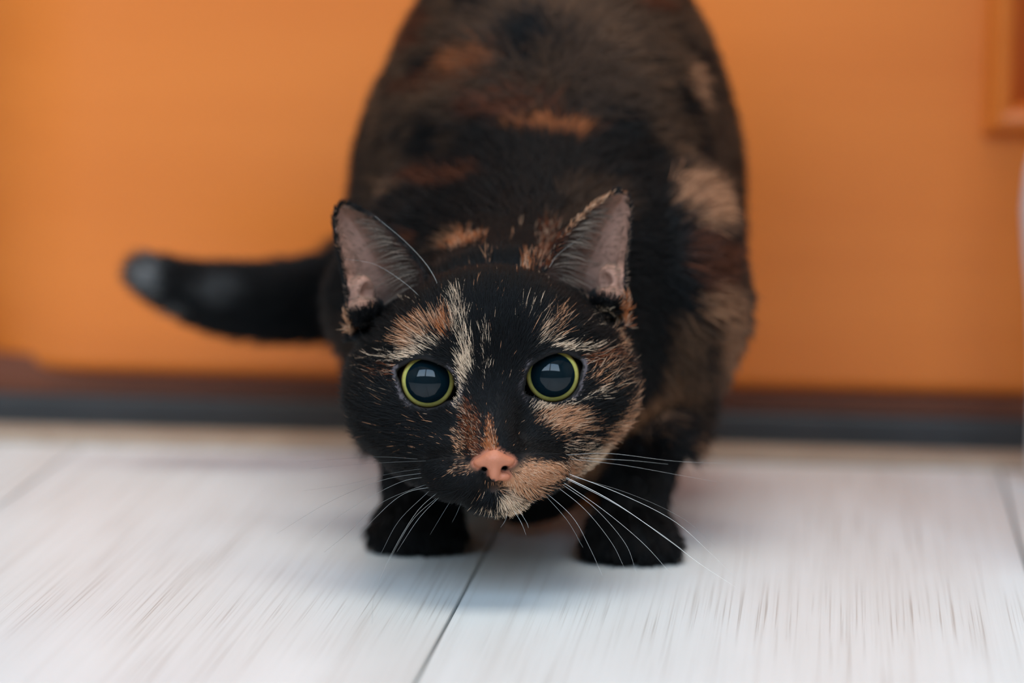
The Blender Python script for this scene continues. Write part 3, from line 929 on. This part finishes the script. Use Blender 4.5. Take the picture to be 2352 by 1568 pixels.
# ---- eyes
m_ball = mat('eye_white_dark', lin(40, 30, 26), 0.05)
m_pupil = mat('pupil', (0.0025, 0.009, 0.013), 0.02)
nodes_of(m_pupil)[2].inputs['IOR'].default_value = 1.37
m_iris = mat('iris', lin(178, 176, 70), 0.06)
n, l, b = nodes_of(m_iris)
an = n.new('ShaderNodeAttribute'); an.attribute_name = 'iris_t'
rmp = n.new('ShaderNodeValToRGB')
rmp.color_ramp.elements[0].position = 0.0; rmp.color_ramp.elements[0].color = (*lin(70, 80, 40), 1)
rmp.color_ramp.elements[1].position = 1.0; rmp.color_ramp.elements[1].color = (*lin(64, 48, 30), 1)
for ps, c in ((0.10, (212, 202, 104)), (0.5, (246, 228, 128)), (0.8, (222, 198, 96)), (0.94, (110, 88, 44))):
    e = rmp.color_ramp.elements.new(ps); e.color = (*lin(*c), 1)
l.new(an.outputs['Fac'], rmp.inputs['Fac'])
tcn = n.new('ShaderNodeTexCoord'); nt = n.new('ShaderNodeTexNoise'); nt.inputs['Scale'].default_value = 900
l.new(tcn.outputs['Object'], nt.inputs['Vector'])
mx = n.new('ShaderNodeMix'); mx.data_type = 'RGBA'; mx.blend_type = 'MULTIPLY'; mx.inputs['Factor'].default_value = 0.35
l.new(rmp.outputs['Color'], mx.inputs['A']); l.new(nt.outputs['Fac'], mx.inputs['B'])
l.new(mx.outputs['Result'], b.inputs['Base Color'])

def cap(a0, a1, na, ns_=96, closed=False):
    th = np.linspace(a0, a1, na)
    ph = np.linspace(0, 2 * np.pi, ns_, endpoint=False)
    T, P = np.meshgrid(th, ph, indexing='ij')
    v = np.stack([np.sin(T) * np.cos(P), -np.cos(T), np.sin(T) * np.sin(P)], -1).reshape(-1, 3)
    i = np.arange(na - 1)[:, None] * ns_; j = np.arange(ns_)[None]; jn = (j + 1) % ns_
    f = np.stack([i + j, i + jn, i + ns_ + jn, i + ns_ + j], -1).reshape(-1, 4)[:, ::-1]
    return v, f, np.repeat((th - a0) / (a1 - a0), ns_)

A_P, A_I = math.asin(7.75 / 11), math.asin(9.35 / 11)
for sx in (-1, 1):
    ctr = np.array([sx * EYE_X, EYE_Y, 0.0])
    parts = {}
    for nm, a0, a1, na, mm in (('eye', A_I, math.radians(150), 26, m_ball), ('iris', A_P, A_I, 12, m_iris), ('pupil', 1e-3, A_P, 26, m_pupil)):
        v, f, tt = cap(a0, a1, na)
        me = np_mesh(nm, from_head(v * EYE_R + ctr) / 1000.0, f)
        if nm == 'iris':
            at_ = me.attributes.new('iris_t', 'FLOAT', 'POINT'); at_.data.foreach_set('value', tt.astype(np.float32))
        parts[nm] = link(nm, me, mm, cat if nm == 'eye' else parts['eye'])
    tag(parts['eye'], 'round wide-open eye with thin yellow-green iris')
    tag(parts['iris'], 'thin yellow-green iris ring')
    tag(parts['pupil'], 'huge dark glossy pupil')

# ---- fur
tri = np.concatenate([Fq[:, [0, 1, 2]], Fq[:, [0, 2, 3]]])
def sample(face_density):
    e1 = V[tri[:, 1]] - V[tri[:, 0]]; e2 = V[tri[:, 2]] - V[tri[:, 0]]
    area = 0.5 * np.linalg.norm(np.cross(e1, e2), axis=1)
    ex = area * face_density
    n_ = rng.poisson(ex)
    ids = np.repeat(np.arange(len(tri)), n_)
    r1 = np.sqrt(rng.random(len(ids))); r2 = rng.random(len(ids))
    a, b_, c = V[tri[ids, 0]], V[tri[ids, 1]], V[tri[ids, 2]]
    k0, k1, k2 = (1 - r1)[:, None], (r1 * (1 - r2))[:, None], (r1 * r2)[:, None]
    return (a * k0 + b_ * k1 + c * k2).astype(np.float32), nrm(VN[tri[ids, 0]] * k0 + VN[tri[ids, 1]] * k1 + VN[tri[ids, 2]] * k2)

vd = np.where(headw > 0.5, 10.0, 1.3)
vd = np.where((headw > 0.5) & (Hh_[:, 1] > 40), 3.0, vd)
vd = np.where(ear & ~inner, 7.0, vd)
vd = np.where(inner, 1.2, vd)
vd = np.where(op < 1.1, 0.0, vd)
vd = np.where((ns < 0.9) & (Hh_[:, 2] < -26.0), 0.0, vd)
vd = np.where((ns < -0.4), 0.0, vd)
vd = np.where((Hh_[:, 1] < -15) & (nostril_sdf(Hh_) < 0.6), 0.0, vd)
vd = np.where(V[:, 2] < 1.2, 0.0, vd)
roots, N = sample(vd[tri].mean(1))
prob, colr, h, hw = coat(roots)
ear_r, inner_r, d2_r, op_r, ns_r, eu_r, ew_r = regions(roots, h)
cnt = len(roots)
# flow directions
brow = sstep(-6, 7, h[:, 2]) * sstep(6, 13, np.abs(h[:, 0])) * sstep(24, 12, h[:, 1])
ctr_f = np.stack([np.sign(h[:, 0]) * 7.0 * brow, -36 + 16 * brow, -29 + 30 * brow], -1)
flow_h = h - ctr_f
muz = sstep(-24, -30, h[:, 2]) * (h[:, 1] < 5)
flow_h = nrm(flow_h)
flow_h = np.where((muz > 0.5)[:, None], nrm(np.stack([h[:, 0] * 1.5, np.full(cnt, 12.0), -6 - 0.5 * np.abs(h[:, 0])], -1)), flow_h)
eartip = np.stack([np.sign(h[:, 0]) * 51, np.full(cnt, 30.0), np.full(cnt, 72.0)], -1) - h
flow_h = np.where(ear_r[:, None], nrm(eartip), flow_h)
inner_flow = np.stack([np.sign(h[:, 0]) * 1.0, np.full(cnt, -0.3), np.full(cnt, 0.25)], -1)
flow_h = np.where(inner_r[:, None], inner_flow, flow_h)
flow = vec_from_head(flow_h)
fb = np.zeros((cnt, 3), np.float32)
fb[:, 1] = 1.0
fb[:, 0] = (roots[:, 0] - 14) * 0.012
fb[:, 2] = -0.35 - 0.9 * sstep(110, 60, roots[:, 2])
tl = roots[:, 0] < -72
fb[tl] = np.array([-1.0, 0, 0.15])
leg = (roots[:, 2] < 40) & ~tl
fb[leg] = np.array([0, -0.25, -1.0])
flow = flow * hw[:, None] + fb * (1 - hw)[:, None]
clump = np.stack([fbm(roots, 0.35, 2, 31) - 0.5, fbm(roots, 0.35, 2, 41) - 0.5, fbm(roots, 0.35, 2, 51) - 0.5], -1)
flow = nrm(flow) + clump * 0.9 + rng.normal(0, 0.13, (cnt, 3))
T = nrm(flow - N * (flow * N).sum(-1, keepdims=True))
# length, lift and width
dn = np.linalg.norm(h - np.array([0, -28, -27], np.float32), axis=1)
L_head = 2.0 + 7.0 * sstep(10, 62, dn) + 3.0 * sstep(30, 50, np.abs(h[:, 0])) * sstep(20, 0, h[:, 2])
L_head = np.where(h[:, 2] < -38, 5.0, L_head)
L_head = np.where((h[:, 2] > 14) & (np.abs(h[:, 0]) > 36), np.minimum(L_head, 4.5), L_head)
L_head = np.where(ear_r, 3.0, L_head)
L_head = np.where(inner_r, 2.6, L_head)
L_head = L_head * np.where(op_r < 5, 0.35 + 0.65 * sstep(1.0, 5.0, op_r), 1.0)
L_body = np.where(leg, 7.0, 15.0)
L_body = np.where(tl, 13.0, L_body)
Lh = (L_head * hw + L_body * (1 - hw)) * (0.7 + 0.6 * rng.random(cnt))
lift = np.where(hw > 0.5, 0.36, 0.42) + rng.normal(0, 0.09, cnt)
lift = np.clip(lift, 0.08, 0.8)
rad = np.where(hw > 0.5, 0.085, 0.20)
light = rng.random(cnt) < prob
tone = (0.75 + 0.5 * rng.random(cnt))[:, None]
strand_c = np.where(light[:, None], colr * tone, PAL['k'] * (0.7 + 0.6 * rng.random(cnt))[:, None])
mixw = np.clip(prob[:, None] * (0.5 + rng.random(cnt)[:, None]), 0, 1)
strand_c = np.where((hw < 0.5)[:, None], PAL['k'] * (1 - mixw) + colr * mixw * tone, strand_c)
light &= hw >= 0.5
# ticked hair: some light strands run paler or redder
strand_c = np.where((light & (rng.random(cnt) < 0.25))[:, None], strand_c * 0.5 + PAL['c'] * 0.5, strand_c)
ear_c = np.array(lin(150, 122, 104), np.float32)
strand_c = np.where(inner_r[:, None], ear_c * tone * (0.15 + 0.75 * sstep(26, 44, eu_r - (ew_r - 40) * 0.45))[:, None], strand_c)  # ear hairs darkened to follow the painted shade on the inner side
rad = np.where(light & (hw > 0.5), rad * 1.15, rad)
K = 5
t = np.linspace(0, 1, K)[None, :, None]
cl, sl_ = np.cos(lift)[:, None, None], np.sin(lift)[:, None, None]
pts = (roots - N * 0.25)[:, None] + Lh[:, None, None] * (t * cl * T[:, None] + (t - 0.42 * t * t) * sl_ * N[:, None])
pts = pts + (rng.normal(0, 0.05, (cnt, 1, 3)) * Lh[:, None, None] * t * t)
taper = np.array([0.9, 1.0, 0.85, 0.6, 0.15], np.float32)
P_all = [pts.reshape(-1, 3)]
R_all = [(rad[:, None] * taper[None]).ravel()]
C_all = [strand_c]
# long pale hairs fanning across each ear from its inner margin
for sx in (-1, 1):
    nt_ = 170
    f_ = rng.random(nt_) ** 0.8
    wv = 33.0 + f_ * 26.0
    uv = np.interp(wv, [34, 40.5, 47.6, 54.8, 61, 65], [18.8, 22.2, 26.6, 32.6, 39.8, 47.2]) + 1.2 + rng.random(nt_) * 5.0
    d2t = poly2(uv.astype(np.float32), wv.astype(np.float32), EAR)
    gt, _ = ear_depth(uv, wv, d2t)
    r0 = np.stack([sx * uv, gt - 1.2, wv], -1)
    ln = (7 + 10 * rng.random(nt_)) * (1.15 - 0.7 * f_)
    d0 = nrm(np.stack([sx * (1.0 + 0 * f_), -0.35 + 0.2 * rng.normal(size=nt_), -0.15 + 0.55 * f_ + 0.22 * rng.normal(size=nt_)], -1))
    tt = np.linspace(0, 1, K)[None, :, None]
    pp = r0[:, None] + ln[:, None, None] * (tt * d0[:, None] + tt * tt * np.array([0, 0.25, -0.28])[None, None])
    P_all.append(from_head(pp.reshape(-1, 3)))
    R_all.append((np.full(nt_, 0.075)[:, None] * taper[None]).ravel())
    C_all.append(np.array(lin(186, 164, 146), np.float32)[None] * (0.12 + 0.6 * rng.random(nt_) ** 2)[:, None])
P_all = np.concatenate(P_all).astype(np.float32)
P_all[:, 2] = np.maximum(P_all[:, 2], 0.25)
R_all = np.concatenate(R_all); C_all = np.concatenate(C_all)
nc_ = len(C_all)
fur = bpy.data.hair_curves.new('fur')
fur.add_curves([K] * nc_)
fur.attributes['position'].data.foreach_set('vector', (P_all / 1000.0).ravel())
ra = fur.attributes.get('radius') or fur.attributes.new('radius', 'FLOAT', 'POINT')
ra.data.foreach_set('value', (R_all / 1000.0).astype(np.float32))
ca = fur.attributes.new('hair_colour', 'FLOAT_COLOR', 'CURVE')
ca.data.foreach_set('color', np.concatenate([np.clip(C_all, 0, 1), np.ones((nc_, 1))], 1).astype(np.float32).ravel())
m_fur = bpy.data.materials.new('fur')
m_fur.use_nodes = True
n, l = m_fur.node_tree.nodes, m_fur.node_tree.links
n.clear()
mo = n.new('ShaderNodeOutputMaterial')
hb = n.new('ShaderNodeBsdfPrincipled')
hb.inputs['Roughness'].default_value = 0.5
hb.inputs['Specular IOR Level'].default_value = 0.22
an = n.new('ShaderNodeAttribute'); an.attribute_name = 'hair_colour'
l.new(an.outputs['Color'], hb.inputs['Base Color']); l.new(hb.outputs[0], mo.inputs['Surface'])
fur.materials.append(m_fur)
fo = bpy.data.objects.new('fur', fur)
COL.objects.link(fo)
fo.parent = cat
tag(fo, 'short black fur mottled with cream, tan and rust hairs', kind='stuff')

# ---- whiskers
def catmull(pts_, n_):
    P = np.array(pts_, float)
    if len(P) == 2:
        P = np.stack([P[0], (P[0] + P[1]) / 2, P[1]])
    Q = np.concatenate([[2 * P[0] - P[1]], P, [2 * P[-1] - P[-2]]])
    out = []
    for s in np.linspace(0, len(P) - 1 - 1e-6, n_):
        i = int(s); f_ = s - i
        p0, p1, p2, p3 = Q[i:i + 4]
        out.append(0.5 * ((2 * p1) + (p2 - p0) * f_ + (2 * p0 - 5 * p1 + 4 * p2 - p3) * f_ ** 2 + (-p0 + 3 * p1 - 3 * p2 + p3) * f_ ** 3))
    return np.array(out)
whisker_mats = {}
for pts_, rad_, br in WHISKERS:
    key = round(br, 1)
    if key not in whisker_mats:
        g_ = int(30 + 205 * key)
        whisker_mats[key] = mat('whisker', lin(g_, g_, int(g_ * 0.98)), 0.3)
    c = from_head(catmull(pts_, 22))
    c[:, 2] = np.maximum(c[:, 2], 0.6)
    tg = nrm(np.gradient(c, axis=0))
    s1 = nrm(np.cross(tg, np.array([0, 1.0, 0.1]))); s2 = np.cross(tg, s1)
    rr = 0.8 * rad_ * np.linspace(1.0, 0.22, len(c)) ** 0.8
    a = np.linspace(0, 2 * np.pi, 5, endpoint=False)
    v = (c[:, None] + rr[:, None, None] * (np.cos(a)[None, :, None] * s1[:, None] + np.sin(a)[None, :, None] * s2[:, None])).reshape(-1, 3)
    i = np.arange(len(c) - 1)[:, None] * 5; j = np.arange(5)[None]; jn = (j + 1) % 5
    f = np.stack([i + j, i + jn, i + 5 + jn, i + 5 + j], -1).reshape(-1, 4)
    link('whisker', np_mesh('whisker', v / 1000.0, f), whisker_mats[key], cat)
